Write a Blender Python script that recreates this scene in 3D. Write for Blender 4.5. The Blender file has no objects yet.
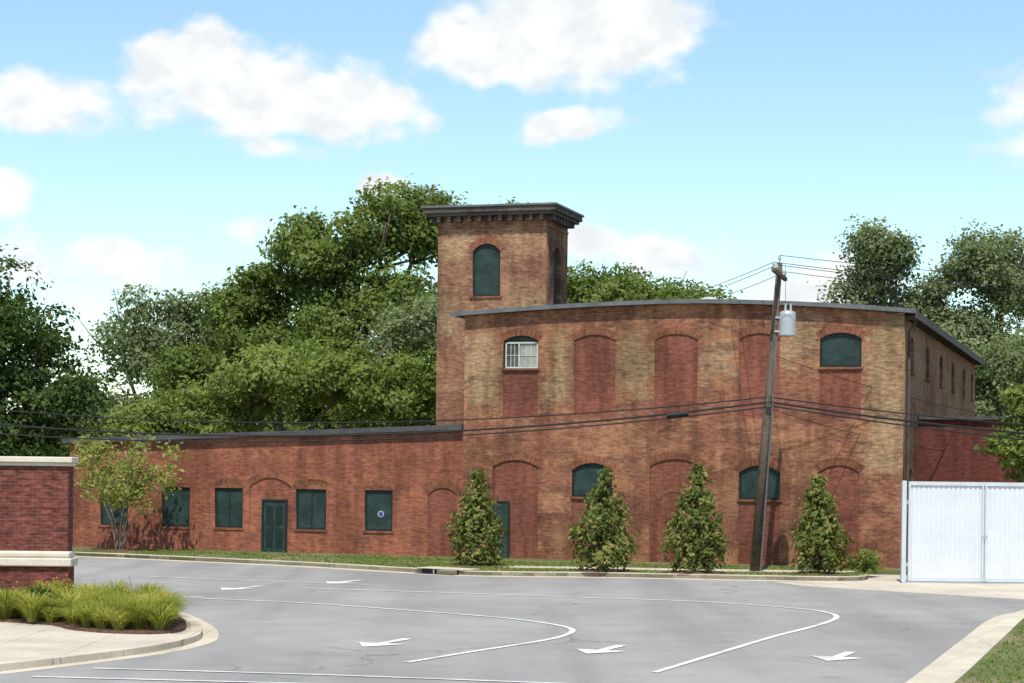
import bpy, math, random
import numpy as np
from mathutils import Vector, Matrix
random.seed(7)
scene=bpy.context.scene
R=math.radians

# ------------------------------------------------------------------ helpers
def link(o,parent=None):
    scene.collection.objects.link(o)
    if parent: o.parent=parent
    return o
def empty(name,loc=(0,0,0),rz=0):
    e=bpy.data.objects.new(name,None); e.location=loc; e.rotation_euler=(0,0,rz); e.empty_display_size=.5
    return link(e)
def auto_uv(me):
    uv=me.uv_layers.new(name="UVMap") if not me.uv_layers else me.uv_layers[0]
    for p in me.polygons:
        n=p.normal
        for li in p.loop_indices:
            c=me.vertices[me.loops[li].vertex_index].co
            if abs(n.z)>.75: uv.data[li].uv=(c.x,c.y)
            elif abs(n.y)>=abs(n.x): uv.data[li].uv=(c.x,c.z)
            else: uv.data[li].uv=(c.y,c.z)
def mesh(name,verts,faces,mat,parent=None,uv=True,smooth=False):
    me=bpy.data.meshes.new(name); me.from_pydata([tuple(v) for v in verts],[],faces); me.update()
    if uv: auto_uv(me)
    if mat: me.materials.append(mat)
    if smooth:
        for p in me.polygons: p.use_smooth=True
    return link(bpy.data.objects.new(name,me),parent)
def boxvf(x0,x1,y0,y1,z0,z1):
    v=[(x0,y0,z0),(x1,y0,z0),(x1,y1,z0),(x0,y1,z0),(x0,y0,z1),(x1,y0,z1),(x1,y1,z1),(x0,y1,z1)]
    f=[(0,3,2,1),(4,5,6,7),(0,1,5,4),(1,2,6,5),(2,3,7,6),(3,0,4,7)]
    return v,f
def box(name,x0,x1,y0,y1,z0,z1,mat,parent=None,bevel=0):
    v,f=boxvf(x0,x1,y0,y1,z0,z1)
    o=mesh(name,v,f,mat,parent)
    if bevel:
        m=o.modifiers.new('b','BEVEL'); m.width=bevel; m.segments=2
    return o
def boxes(name,lst,mat,parent=None):
    V=[];F=[]
    for b in lst:
        v,f=boxvf(*b); k=len(V); V+=v; F+=[tuple(i+k for i in q) for q in f]
    return mesh(name,V,F,mat,parent)
def prism(name,pts,z0,z1,mat,parent=None):
    n=len(pts)
    a=sum(pts[i][0]*pts[(i+1)%n][1]-pts[(i+1)%n][0]*pts[i][1] for i in range(n))
    if a<0: pts=pts[::-1]
    v=[(p[0],p[1],z0) for p in pts]+[(p[0],p[1],z1) for p in pts]
    f=[tuple(range(n,2*n))]+[(i,(i+1)%n,n+(i+1)%n,n+i) for i in range(n)]
    return mesh(name,v,f,mat,parent)
def smooth_line(pts,n=8):
    out=[]
    P=[Vector(p) for p in pts]
    P=[2*P[0]-P[1]]+P+[2*P[-1]-P[-2]]
    for i in range(1,len(P)-2):
        for k in range(n):
            t=k/n; a,b,c,d=P[i-1:i+3]
            out.append(.5*((2*b)+(c-a)*t+(2*a-5*b+4*c-d)*t*t+(3*b-a-3*c+d)*t**3))
    out.append(P[-2]); return out
def strip(name,line,o0,o1,z0,z1,mat,parent=None):
    """ribbon following a 2-D polyline between two sideways offsets (left positive)"""
    L=[Vector((p[0],p[1])) for p in line]; V=[];F=[]
    for i,p in enumerate(L):
        a=L[max(i-1,0)];b=L[min(i+1,len(L)-1)]; t=(b-a).normalized(); nn=Vector((-t.y,t.x))
        for o in (o0,o1):
            q=p+nn*o; V+= [(q.x,q.y,z0),(q.x,q.y,z1)]
    flat=z1<=z0+.001
    for i in range(len(L)-1):
        k=4*i;m=4*(i+1)
        F.append((k+1,m+1,m+3,k+3) if o1<o0 else (k+3,m+3,m+1,k+1))
        if not flat:
            F.append((k,m,m+1,k+1)); F.append((k+2,k+3,m+3,m+2))
    if not flat:
        F.append((0,1,3,2)); k=4*(len(L)-1); F.append((k,k+2,k+3,k+1))
    o=mesh(name,V,F,mat,parent)
    me=o.data
    if flat:
        for p in me.polygons:
            if p.normal.z<0: p.flip()
    return o
def tube(pts,rad,sides=7,V=None,F=None):
    V=[] if V is None else V; F=[] if F is None else F
    P=[Vector(p) for p in pts]; base=len(V)
    for i,p in enumerate(P):
        t=(P[min(i+1,len(P)-1)]-P[max(i-1,0)]).normalized()
        a=t.cross(Vector((0,1,0.01))) 
        if a.length<.1: a=t.cross(Vector((1,0,0)))
        a.normalize(); b=t.cross(a)
        r=rad[i] if hasattr(rad,'__len__') else rad
        for k in range(sides):
            w=2*math.pi*k/sides; V.append(p+a*math.cos(w)*r+b*math.sin(w)*r)
    for i in range(len(P)-1):
        for k in range(sides):
            j=base+i*sides; F.append((j+k,j+(k+1)%sides,j+sides+(k+1)%sides,j+sides+k))
    F.append(tuple(base+k for k in range(sides))[::-1]); F.append(tuple(base+(len(P)-1)*sides+k for k in range(sides)))
    return V,F

# ------------------------------------------------------------------ materials
class NT:
    def __init__(s,nt): s.t=nt; s.n=nt.nodes; s.l=nt.links
    def set(s,sock,v):
        if isinstance(v,bpy.types.NodeSocket): s.l.new(v,sock)
        elif v is not None:
            if hasattr(v,'__len__') and len(v)==3 and sock.type=='RGBA': v=(*v,1)
            sock.default_value=v
    def math(s,op,a,b=None,c=None,clamp=False):
        n=s.n.new('ShaderNodeMath'); n.operation=op; n.use_clamp=clamp
        s.set(n.inputs[0],a); 
        if b is not None: s.set(n.inputs[1],b)
        if c is not None: s.set(n.inputs[2],c)
        return n.outputs[0]
    def vm(s,op,a,b=None):
        n=s.n.new('ShaderNodeVectorMath'); n.operation=op; s.set(n.inputs[0],a)
        if b is not None: s.set(n.inputs[1],b)
        return n.outputs['Value'] if op in('LENGTH','DOT_PRODUCT') else n.outputs[0]
    def mix(s,f,a,b,mode='MIX'):
        n=s.n.new('ShaderNodeMix'); n.data_type='RGBA'; n.blend_type=mode
        s.set(n.inputs[0],f); s.set(n.inputs[6],a); s.set(n.inputs[7],b); return n.outputs[2]
    def noise(s,vec,scale,detail=4,rough=.55):
        n=s.n.new('ShaderNodeTexNoise'); s.set(n.inputs['Vector'],vec); n.inputs['Scale'].default_value=scale
        n.inputs['Detail'].default_value=detail; n.inputs['Roughness'].default_value=rough; return n.outputs['Fac']
    def mr(s,v,a,b,c=0,d=1,smooth=True):
        n=s.n.new('ShaderNodeMapRange'); n.interpolation_type='SMOOTHSTEP' if smooth else 'LINEAR'
        s.set(n.inputs[0],v)
        for i,x in enumerate((a,b,c,d)): n.inputs[i+1].default_value=x
        return n.outputs[0]
    def coord(s,k): 
        n=s.n.new('ShaderNodeTexCoord'); return n.outputs[k]
    def mapping(s,v,sc,loc=(0,0,0)):
        n=s.n.new('ShaderNodeMapping'); s.set(n.inputs['Vector'],v); n.inputs['Scale'].default_value=sc; n.inputs['Location'].default_value=loc; return n.outputs[0]
    def bump(s,h,strength,dist=.01):
        n=s.n.new('ShaderNodeBump'); n.inputs['Strength'].default_value=strength; n.inputs['Distance'].default_value=dist
        s.set(n.inputs['Height'],h); return n.outputs[0]
def mat(name):
    m=bpy.data.materials.new(name); m.use_nodes=True; t=NT(m.node_tree); b=m.node_tree.nodes['Principled BSDF']
    b.inputs['Specular IOR Level'].default_value=.25
    return m,t,b
def plain(name,col,rough=.7,var=.25,scale=3,metal=0,coord='Object',bump=0):
    m,t,b=mat(name); c=t.coord(coord)
    n=t.noise(c,scale,4,.65); n2=t.noise(c,scale*9,2,.6)
    f=t.math('ADD',t.math('MULTIPLY',n,.65),t.math('MULTIPLY',n2,.35))
    g=t.mr(f,.3,.7,1-var,1+var)
    col2=t.mix(1,(*col,1),g,'MULTIPLY')
    t.set(b.inputs['Base Color'],col2); b.inputs['Roughness'].default_value=rough; b.inputs['Metallic'].default_value=metal
    if bump: t.set(b.inputs['Normal'],t.bump(n2,bump,.02))
    return m
def brick_mat(name,c1,c2,c3,mortar,tan=None,bias=0.,dark=.5,rowh=.076,fresh=False,var=(.66,1.3),dk=.62):
    """c1/c2 per-brick colours, c3 second patch colour; tan patches in given local x/z ranges"""
    m,t,b=mat(name); uv=t.coord('UV')
    br=t.n.new('ShaderNodeTexBrick'); t.set(br.inputs['Vector'],uv)
    br.inputs['Scale'].default_value=1; br.inputs['Brick Width'].default_value=.215; br.inputs['Row Height'].default_value=rowh
    br.inputs['Mortar Size'].default_value=.008; br.inputs['Mortar Smooth'].default_value=.3; br.inputs['Bias'].default_value=bias
    t.set(br.inputs['Color1'],(*c1,1)); t.set(br.inputs['Color2'],(*c2,1)); t.set(br.inputs['Mortar'],(*mortar,1))
    pn=t.noise(t.mapping(uv,(1,1.9,1)),.42,7,.8)
    patch=t.mr(pn,.48,.56)
    ind=t.noise(t.mapping(uv,(1/.26,1/.085,1)),1,3,.75)
    dkn=t.noise(t.mapping(uv,(.8,2.0,1),(31,17,0)),.75,7,.82)
    col=br.outputs['Color']
    col=t.mix(t.math('MULTIPLY',patch,.78 if not fresh else .2),col,(*c3,1))
    if tan:
        sx=t.n.new('ShaderNodeSeparateXYZ'); t.set(sx.inputs[0],uv); X=sx.outputs[0]; Z=sx.outputs[1]
        mask=None
        jit=t.math('MULTIPLY',t.math('SUBTRACT',pn,.5),4.0)
        for (a,bb,za,zb) in tan:
            cx=(a+bb)/2; hx=(bb-a)/2; cz=(za+zb)/2; hz=(zb-za)/2
            dx=t.math('SUBTRACT',t.math('ABSOLUTE',t.math('SUBTRACT',X,cx)),hx)
            dz=t.math('SUBTRACT',t.math('ABSOLUTE',t.math('SUBTRACT',Z,cz)),hz)
            d=t.math('ADD',t.math('MAXIMUM',dx,dz),jit)
            k=t.mr(d,-.3,.2,1,0)
            mask=k if mask is None else t.math('MAXIMUM',mask,k)
        tb=t.mix(ind,(.23,.14,.078,1),(.42,.30,.17,1))
        col=t.mix(t.math('MULTIPLY',mask,.8),col,tb)
    if not fresh: col=t.mix(t.mr(dkn,.50,.62,0,dk),col,(.088,.042,.032,1))
    v=t.mr(ind,.28,.72,var[0],var[1])
    col=t.mix(1,col,v,'MULTIPLY')
    sv=t.noise(t.mapping(uv,(2.6,.3,1)),1,4,.6); so=t.noise(uv,.23,3,.6)
    s2=t.mr(t.math('ADD',t.math('MULTIPLY',so,.55),t.math('MULTIPLY',sv,.45)),.40,.62,1.2,1-dark*.75)
    col=t.mix(1,col,s2,'MULTIPLY')
    t.set(b.inputs['Base Color'],col); b.inputs['Roughness'].default_value=.95; b.inputs['Specular IOR Level'].default_value=.1
    return m

M_main=brick_mat('weathered_main_brick',(.19,.068,.042),(.275,.105,.06),(.33,.165,.09),(.19,.13,.095),
   tan=[(-1.3,.5,3.4,8.8),(-15.9,-14.5,5.4,8.3),(-12.6,-11.7,5.8,8.4),(-10,-8.9,6,8.4),(-7.0,-5.8,6.6,8.2),(-4.2,-3.0,7.0,8.5)],dark=.45)
M_side=brick_mat('side_wall_brick',(.22,.115,.07),(.30,.18,.11),(.25,.115,.07),(.26,.19,.14),dark=.4)
M_tower=brick_mat('tower_brick',(.19,.075,.046),(.27,.12,.07),(.32,.19,.11),(.19,.135,.10),tan=[(-17.9,-17.0,8.4,9.9),(-15.2,-13.6,8.7,9.9),(-17.6,-16.7,11.2,12.3)],dark=.55)
M_wing=brick_mat('wing_brick',(.21,.062,.04),(.28,.088,.054),(.31,.12,.068),(.21,.13,.095),dark=.4,dk=.42)
M_infill=brick_mat('red_infill_brick',(.175,.057,.04),(.225,.078,.052),(.21,.075,.05),(.17,.09,.065),dark=.45,fresh=True,var=(.65,1.3))
M_annex=brick_mat('annex_brick_shaded',(.11,.034,.027),(.14,.042,.031),(.12,.04,.03),(.12,.06,.05),dark=.4,fresh=True,var=(.7,1.25))  # shade on the annex is put into these dark brick colours
M_arch=brick_mat('arch_brick',(.185,.065,.04),(.25,.10,.056),(.24,.095,.05),(.12,.08,.055),dark=.45)
M_lbrick=brick_mat('wall_brick_red',(.115,.034,.027),(.20,.058,.042),(.10,.035,.03),(.13,.09,.075),dark=.2,fresh=True,var=(.5,1.4))
M_stone=plain('cast_stone',(.64,.58,.47),.8,.12,2)
M_green=plain('dark_green_board',(.022,.042,.038),.6,.45,1.6)
M_green2=plain('green_frame_paint',(.010,.022,.02),.5,.2,3)
M_blind=plain('dusty_blind',(.30,.30,.265),.6,.3,4)
M_blindd=plain('dusty_dark_pane',(.06,.07,.065),.3,.5,4)
M_white=plain('white_paint_worn',(.50,.49,.44),.6,.18,4)
M_roof=plain('roof_edge_metal',(.12,.125,.13),.5,.3,1.2)
M_roofd=plain('roof_membrane_dark',(.07,.07,.075),.8,.3,1)
M_slate=plain('cornice_wood_dark',(.085,.072,.062),.8,.5,2.2)
M_wood=plain('creosote_pole_wood',(.11,.08,.06),.9,.45,4)
M_metal=plain('galvanised_grey',(.42,.44,.46),.45,.1,3,metal=.3)
M_wire=plain('cable_black',(.02,.02,.022),.6,.1,3)
M_bark=plain('bark',(.14,.105,.08),.95,.35,4)
M_barkl=plain('crape_myrtle_bark',(.22,.17,.13),.85,.3,6)
M_mulch=plain('mulch',(.135,.075,.05),.95,.5,9,bump=.8)
M_gate=plain('gate_white_metal',(.61,.635,.68),.45,.06,1.2)
M_gate2=plain('gate_frame_white',(.52,.55,.59),.45,.08,2)
M_dark=plain('drain_dark',(.012,.012,.014),.9,.2,3)

def asphalt():
    m,t,b=mat('worn_asphalt'); o=t.coord('Object')
    big=t.noise(o,.09,4,.6); mid=t.noise(o,.8,4,.6); fine=t.noise(o,24,2,.7)
    g=t.math('ADD',t.math('MULTIPLY',big,.40),t.math('ADD',t.math('MULTIPLY',mid,.2),t.math('MULTIPLY',fine,.40)))
    col=t.mix(t.mr(g,.36,.64),(.25,.236,.222,1),(.365,.348,.33,1))
    mp=t.n.new('ShaderNodeMapping'); t.set(mp.inputs['Vector'],o); mp.inputs['Rotation'].default_value=(0,0,R(21)); mp.inputs['Scale'].default_value=(.55,.04,1)
    ln=t.mr(t.noise(mp.outputs[0],1,3,.5),.42,.66,0,1)
    col=t.mix(t.math('MULTIPLY',ln,.42),col,(.195,.185,.175,1))
    vo=t.n.new('ShaderNodeTexVoronoi'); vo.feature='DISTANCE_TO_EDGE'
    nn=t.n.new('ShaderNodeTexNoise'); t.set(nn.inputs['Vector'],o); nn.inputs['Scale'].default_value=.7; nn.inputs['Detail'].default_value=4
    wv=t.vm('ADD',o,t.vm('MULTIPLY',nn.outputs['Color'],(2.2,2.2,0))); t.set(vo.inputs['Vector'],wv); vo.inputs['Scale'].default_value=.13
    cr=t.mr(vo.outputs['Distance'],.002,.006,1,0)
    cr=t.math('MULTIPLY',cr,t.mr(t.noise(o,.2,3,.5),.46,.56,0,.45))
    col=t.mix(cr,col,(.12,.12,.12,1))
    v2=t.n.new('ShaderNodeTexVoronoi'); t.set(v2.inputs['Vector'],o); v2.inputs['Scale'].default_value=.5
    sp=t.math('MULTIPLY',t.mr(v2.outputs['Distance'],.03,.16,1,0),.33)
    col=t.mix(sp,col,(.15,.15,.15,1))
    t.set(b.inputs['Base Color'],col); b.inputs['Roughness'].default_value=.9; b.inputs['Specular IOR Level'].default_value=.1
    t.set(b.inputs['Normal'],t.bump(fine,.35,.01)); return m
M_asph=asphalt()
def concrete(name,c,joint=1.5):
    m,t,b=mat(name); o=t.coord('Object')
    n=t.math('ADD',t.math('MULTIPLY',t.noise(o,.6,5,.6),.6),t.math('MULTIPLY',t.noise(o,14,3,.7),.4))
    col=t.mix(1,(*c,1),t.mr(n,.3,.7,.78,1.15),'MULTIPLY')
    br=t.n.new('ShaderNodeTexBrick'); br.offset=0; t.set(br.inputs['Vector'],o); br.inputs['Scale'].default_value=1
    br.inputs['Brick Width'].default_value=joint; br.inputs['Row Height'].default_value=joint; br.inputs['Mortar Size'].default_value=.012
    col=t.mix(t.math('MULTIPLY',br.outputs['Fac'],.5),col,(.12,.11,.10,1))
    t.set(b.inputs['Base Color'],col); b.inputs['Roughness'].default_value=.85; b.inputs['Specular IOR Level'].default_value=.1
    t.set(b.inputs['Normal'],t.bump(n,.2,.01)); return m
M_conc=concrete('pale_concrete',(.54,.475,.38)); M_kerb=concrete('kerb_concrete',(.57,.50,.39),3.0)
def paint(name,lo,a,bb):
    m,t,b=mat(name); o=t.coord('Object')
    w=t.mr(t.math('ADD',t.math('MULTIPLY',t.noise(o,1.1,4,.6),.5),t.math('MULTIPLY',t.noise(o,18,3,.75),.5)),a,bb,lo,1)
    t.set(b.inputs['Base Color'],t.mix(w,(.36,.345,.325,1),(.76,.76,.73,1))); b.inputs['Roughness'].default_value=.7; return m
M_paint=paint('road_paint_white',.25,.36,.56); M_paintw=paint('road_paint_faded',.35,.38,.62)
def grass(name,a,bc,d):
    m,t,b=mat(name); o=t.coord('Object')
    n=t.mr(t.math('ADD',t.math('MULTIPLY',t.noise(o,.5,4,.6),.55),t.math('MULTIPLY',t.noise(o,12,3,.8),.45)),.36,.64)
    col=t.mix(n,(*a,1),(*bc,1)); col=t.mix(t.mr(t.noise(o,.33,4,.6),.50,.62),col,(*d,1))
    t.set(b.inputs['Base Color'],col); b.inputs['Roughness'].default_value=.95; t.set(b.inputs['Normal'],t.bump(t.noise(o,20,2,.7),.8,.04)); return m
M_grass=grass('lawn_grass',(.085,.105,.035),(.16,.18,.065),(.22,.18,.10))
def leafmat(name,c_dark,c_mid,c_light,trans=.3):
    m,t,b=mat(name); t.n.remove(b)
    at=t.n.new('ShaderNodeAttribute'); at.attribute_name='lv'; f=at.outputs['Fac']
    cr=t.n.new('ShaderNodeValToRGB'); e=cr.color_ramp.elements; e[0].color=(*c_dark,1); e[1].color=(*c_light,1); x=e.new(.5); x.color=(*c_mid,1); t.set(cr.inputs[0],f)
    df=t.n.new('ShaderNodeBsdfDiffuse'); t.set(df.inputs['Color'],cr.outputs[0])
    tr=t.n.new('ShaderNodeBsdfTranslucent'); t.set(tr.inputs['Color'],t.mix(1,cr.outputs[0],(1.5,1.6,.7,1),'MULTIPLY'))
    mx=t.n.new('ShaderNodeMixShader'); mx.inputs[0].default_value=trans
    t.l.new(df.outputs[0],mx.inputs[1]); t.l.new(tr.outputs[0],mx.inputs[2]); t.l.new(mx.outputs[0],t.n['Material Output'].inputs[0]); return m
M_leafA=leafmat('leaf_oak',(.06,.09,.025),(.135,.18,.05),(.25,.30,.10),.36)
M_leafY=leafmat('leaf_young_ash',(.09,.13,.035),(.19,.24,.068),(.32,.36,.12),.4)
M_leafD=leafmat('leaf_dark_oak',(.03,.054,.018),(.06,.095,.03),(.115,.16,.05),.3)
M_leafL=leafmat('leaf_pale',(.10,.135,.06),(.18,.215,.11),(.30,.33,.20),.36)
M_leafM=leafmat('leaf_magnolia',(.055,.08,.022),(.14,.17,.045),(.33,.28,.11),.25)
M_leafC=leafmat('leaf_crape',(.16,.21,.05),(.26,.29,.085),(.38,.33,.13),.4)
M_leafS=leafmat('leaf_lily',(.15,.18,.035),(.30,.31,.07),(.50,.45,.15),.35)
M_flower=plain('lily_flower_orange',(.70,.33,.06),.6,.2,5)

# ------------------------------------------------------------------ foliage
def quads(name,C,N,size,var,mt,parent=None,aspect=.6):
    n=len(C); rng=np.random.default_rng(n)
    N=N/np.maximum(np.linalg.norm(N,axis=1,keepdims=True),1e-6)
    a=rng.normal(size=(n,3)); a-= (a*N).sum(1,keepdims=True)*N; a/=np.maximum(np.linalg.norm(a,axis=1,keepdims=True),1e-6)
    b=np.cross(N,a); s=(size*(.6+.8*rng.random(n)))[:,None]
    fold=N*s*.18
    V=np.empty((n,4,3)); V[:,0]=C-a*s; V[:,1]=C-b*s*aspect+fold; V[:,2]=C+a*s; V[:,3]=C+b*s*aspect+fold
    me=bpy.data.meshes.new(name); me.vertices.add(4*n); me.vertices.foreach_set('co',V.reshape(-1))
    me.loops.add(4*n); me.loops.foreach_set('vertex_index',np.arange(4*n,dtype=np.int32))
    me.polygons.add(n); me.polygons.foreach_set('loop_start',np.arange(0,4*n,4,dtype=np.int32)); 
    me.update(calc_edges=True); me.validate()
    at=me.attributes.new('lv','FLOAT','FACE'); at.data.foreach_set('value',np.clip(var,0,1).astype(np.float32))
    me.materials.append(mt); return link(bpy.data.objects.new(name,me),parent)
def crown_points(blobs,nclump,per,sig,rng,sub=7,subr=.42,core=.46):
    B=[]
    for b in blobs:
        c=np.array(b[:3]); r=np.array(b[3:6]); B.append((c,r*core))
        for k in range(sub):
            d=rng.normal(size=3); d/=np.linalg.norm(d); d[2]=abs(d[2])*1.0-.28
            B.append((c+d*r*(.60+.42*rng.random()),r*subr*(.35+.85*rng.random())*np.array([1.1,1.1,.8])))
    w=np.array([ (r[0]*r[2])**.85 for c,r in B]); w/=w.sum()
    idx=rng.choice(len(B),nclump,p=w)
    d=rng.normal(size=(nclump,3)); d/=np.linalg.norm(d,axis=1,keepdims=True)
    rad=1-np.abs(rng.normal(size=nclump))*.22+rng.normal(size=nclump)*.16; rad=np.clip(rad,.2,1.55)
    cc=np.array([B[i][0] for i in idx]); rr=np.array([B[i][1] for i in idx])
    cl=cc+d*rr*rad[:,None]
    bv=rng.random(len(B))[idx]
    cv=rng.random(nclump)*.5+bv*.5
    C=np.repeat(cl,per,0)+rng.normal(size=(nclump*per,3))*sig*np.array([1.25,1.25,.6])
    N=np.repeat(d*.8,per,0)+rng.normal(size=(nclump*per,3))*.5+np.array([0,-.1,.4])
    v=np.repeat(cv,per)*.7+rng.random(nclump*per)*.3
    return C,N,v,cl
def tree(name,base,blobs,mt,nclump=900,per=22,sig=.32,size=.2,seed=1,trunk=.35,bark=None,sub=12,limbs=True):
    rng=np.random.default_rng(seed)
    e=empty(name,base); bx,by,bz=base
    bl=[(b[0]-bx,b[1]-by,b[2]-bz,*b[3:]) for b in blobs]
    C,N,v,cl=crown_points(bl,int(nclump*1.0),int(per*1.15),sig*.82,rng,sub)
    quads('crown',C,N,size*.76,v,mt,e)
    V,F=[],[]
    top=max(b[2]+b[5]*.3 for b in bl); cx=sum(b[0] for b in bl)/len(bl); cy=sum(b[1] for b in bl)/len(bl)
    pts=[(0,0,0),(cx*.1,cy*.1,top*.25),(cx*.4,cy*.4,top*.55),(cx,cy,top)]
    tube(pts,[trunk,trunk*.8,trunk*.55,trunk*.12],8,V,F)
    if limbs:
        for b in bl:
            s=Vector(pts[1])*.6+Vector(pts[2])*.4
            tg=Vector(b[:3]); m=s.lerp(tg,.5)+Vector((0,0,.3))
            tube([s,m,tg],[trunk*.45,trunk*.3,trunk*.12],6,V,F)
            for k in range(7):
                d=Vector(rng.normal(size=3)); d.z=abs(d.z)*.7; d.normalize()
                q=tg+Vector((d.x*b[3],d.y*b[4],d.z*b[5]))*.9
                tube([m.lerp(tg,.6),m.lerp(q,.7),q],[trunk*.2,trunk*.12,trunk*.04],5,V,F)
    mesh('trunk',V,F,bark or M_bark,e,uv=False,smooth=True)
    return e

# ------------------------------------------------------------------ ground
ground=mesh('ground',[(-2500,-300,-.05),(2500,-300,-.05),(2500,3500,-.05),(-2500,3500,-.05)],[(0,1,2,3)],M_grass)
kerb_line=smooth_line([(-46,88),(-30,79.5),(-15.8,72.4),(-12.8,70.7),(-7.1,67),(-4.6,64.9),(-2.9,63.5),(-1.45,62.4),(.4,62.2),(2.74,62.3),(7.33,61.7),(9.8,61.5),(10.9,62.0),(11.3,63.2)],6)
prism('road',[(-90,-40),(90,-40),(90,95),(-46,95),(-90,110)],-.03,0.0,M_asph)
KL=[(p.x,p.y) for p in kerb_line]
prism('grass_verge',KL+[(11.35,66),(60,66),(60,170),(-80,170),(-80,104)],-.04,.12,M_grass)
strip('kerb',KL,0,.26,-.02,.14,M_kerb)
strip('gutter_pavement',KL,-.6,-.003,.004,.004,M_kerb)
prism('concrete_apron_pavement',[(7.9,60.6),(8.6,58.6),(13.8,53.4),(20,50.5),(34,50.5),(34,65.5),(11.6,65.5),(11.5,62.2),(9.9,61.0)],.001,.008,M_conc)
sw=smooth_line([(-.6,65.9),(2.5,65.5),(6,65),(9.5,64.9),(11.2,64.9)],5)
strip('sidewalk',sw,-.6,.7,.05,.126,M_conc)
dr=empty('storm_drain',(-2.2,62.95,0),math.atan2(-1.1,1.45))
box('hood',-.95,.95,-.06,.75,.145,.18,M_kerb,dr,.015)
box('dark_inlet_slab',-.75,.75,-.035,-.012,.006,.135,M_dark,dr)  # near-black slab stands in for the shaded hollow of the inlet
boxes('throat_bars',[(-.28,-.24,-.05,-.036,.006,.14),(.24,.28,-.05,-.036,.006,.14)],M_kerb,dr)
box('apron_grate',-.8,.8,-.40,-.07,.003,.009,M_dark,dr)

isl=smooth_line([(-10.6,27.0),(-8.9,30.3),(-7.9,32.1),(-7.0,33.8),(-6.3,35.4),(-5.95,37.0),(-5.95,38.6),(-6.55,41.6),(-8,45.6),(-10.4,49.2),(-15,52.4),(-24,56),(-40,62)],6)
IL=[(p.x,p.y) for p in isl]
prism('island_pavement',IL+[(-60,66),(-60,24),(-10.7,24)],-.02,.10,M_conc)
strip('kerb',IL,.003,.22,-.02,.118,M_kerb)
strip('gutter_pavement',IL,-.32,-.003,.004,.004,M_kerb)
bed=[(-20,41.6),(-10.6,40.6),(-8.4,38.6),(-7.5,38.0),(-6.7,38.0),(-6.35,39.0),(-6.95,42.0),(-8.4,45.2),(-10.6,48.4),(-20,51)]
BS=smooth_line([(p[0],p[1]) for p in bed],5)
prism('mulch_bed',[(p.x,p.y) for p in BS],.05,.15,M_mulch)
ro=smooth_line([(4.6,25.5),(6.75,31.7),(9.5,40),(11.6,46.2),(12.9,48.3),(15.2,49.3),(20,49.6),(34,49.4)],6)
RL=[(p.x,p.y) for p in ro]
prism('grass_verge',RL+[(34,25),(4.7,25)],-.04,.105,M_grass)
strip('kerb',RL,-.003,-.40,-.02,.125,M_kerb)
strip('gutter_pavement',RL,.45,.003,.004,.004,M_kerb)

# ------------------------------------------------------------------ markings
mk=empty('road_markings')
def line(nm,pts,w=.16,mt=None):
    L=smooth_line(pts,8)
    strip(nm,[(p.x,p.y) for p in L],-w/2,w/2,.012,.012,mt or M_paint,mk)
line('lane_line_1',[(-11.6,52.2),(-9.6,51.1),(-7.7,50.3)],.14)
line('lane_line_2',[(-9.4,50.7),(-8.3,50.1),(-5.2,48.7),(-2.6,46.7),(-.27,44.6),(.82,43),(1.27,41.6),(1.15,40.2),(.64,38.7),(-.6,36.3),(-1.75,34.0)],.13)
line('lane_line_3',[(-5.7,54.6),(-2,53.4),(1.25,52.2),(4.8,50.9),(7.0,48.7),(7.55,47.2),(7.4,45.5),(6.5,43),(5.4,40.5),(3.9,36.7),(2.38,32.8)],.13)
line('stall_line_1',[(-6.75,32.4),(-3,31.8),(.9,30.9),(5,30)],.13,M_paintw)
line('stall_line_2',[(-7.4,31.0),(-3.4,30.5),(0,30)],.13,M_paintw)
line('stall_line_3',[(-11,59.5),(-7,57.6),(-4,56.6)],.14,M_paintw)
def arrow(nm,x,y,sc=1,ang=R(-21.5),mt=None):
    P=[(-.1,-1),(.1,-1),(.1,.15),(.5,.15),(0,1),(-.5,.15),(-.1,.15)]
    c,s=math.cos(ang),math.sin(ang)
    v=[(x+sc*(a*c-b*s),y+sc*(a*s+b*c),.0125) for a,b in P]
    mesh(nm,v,[(0,1,2,6),(6,2,3,4,5)],mt or M_paint,mk)
arrow('arrow_1',-2.35,37.8,1.0,R(158.5)); arrow('arrow_2',1.75,36.9,1.0,R(158.5)); arrow('arrow_3',5.95,36.1,1.0,R(158.5))
arrow('arrow_4',-7.3,54.3,1.1,R(158.5),M_paintw); arrow('arrow_5',-4.8,57.9,1.1,R(158.5),M_paintw)

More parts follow.
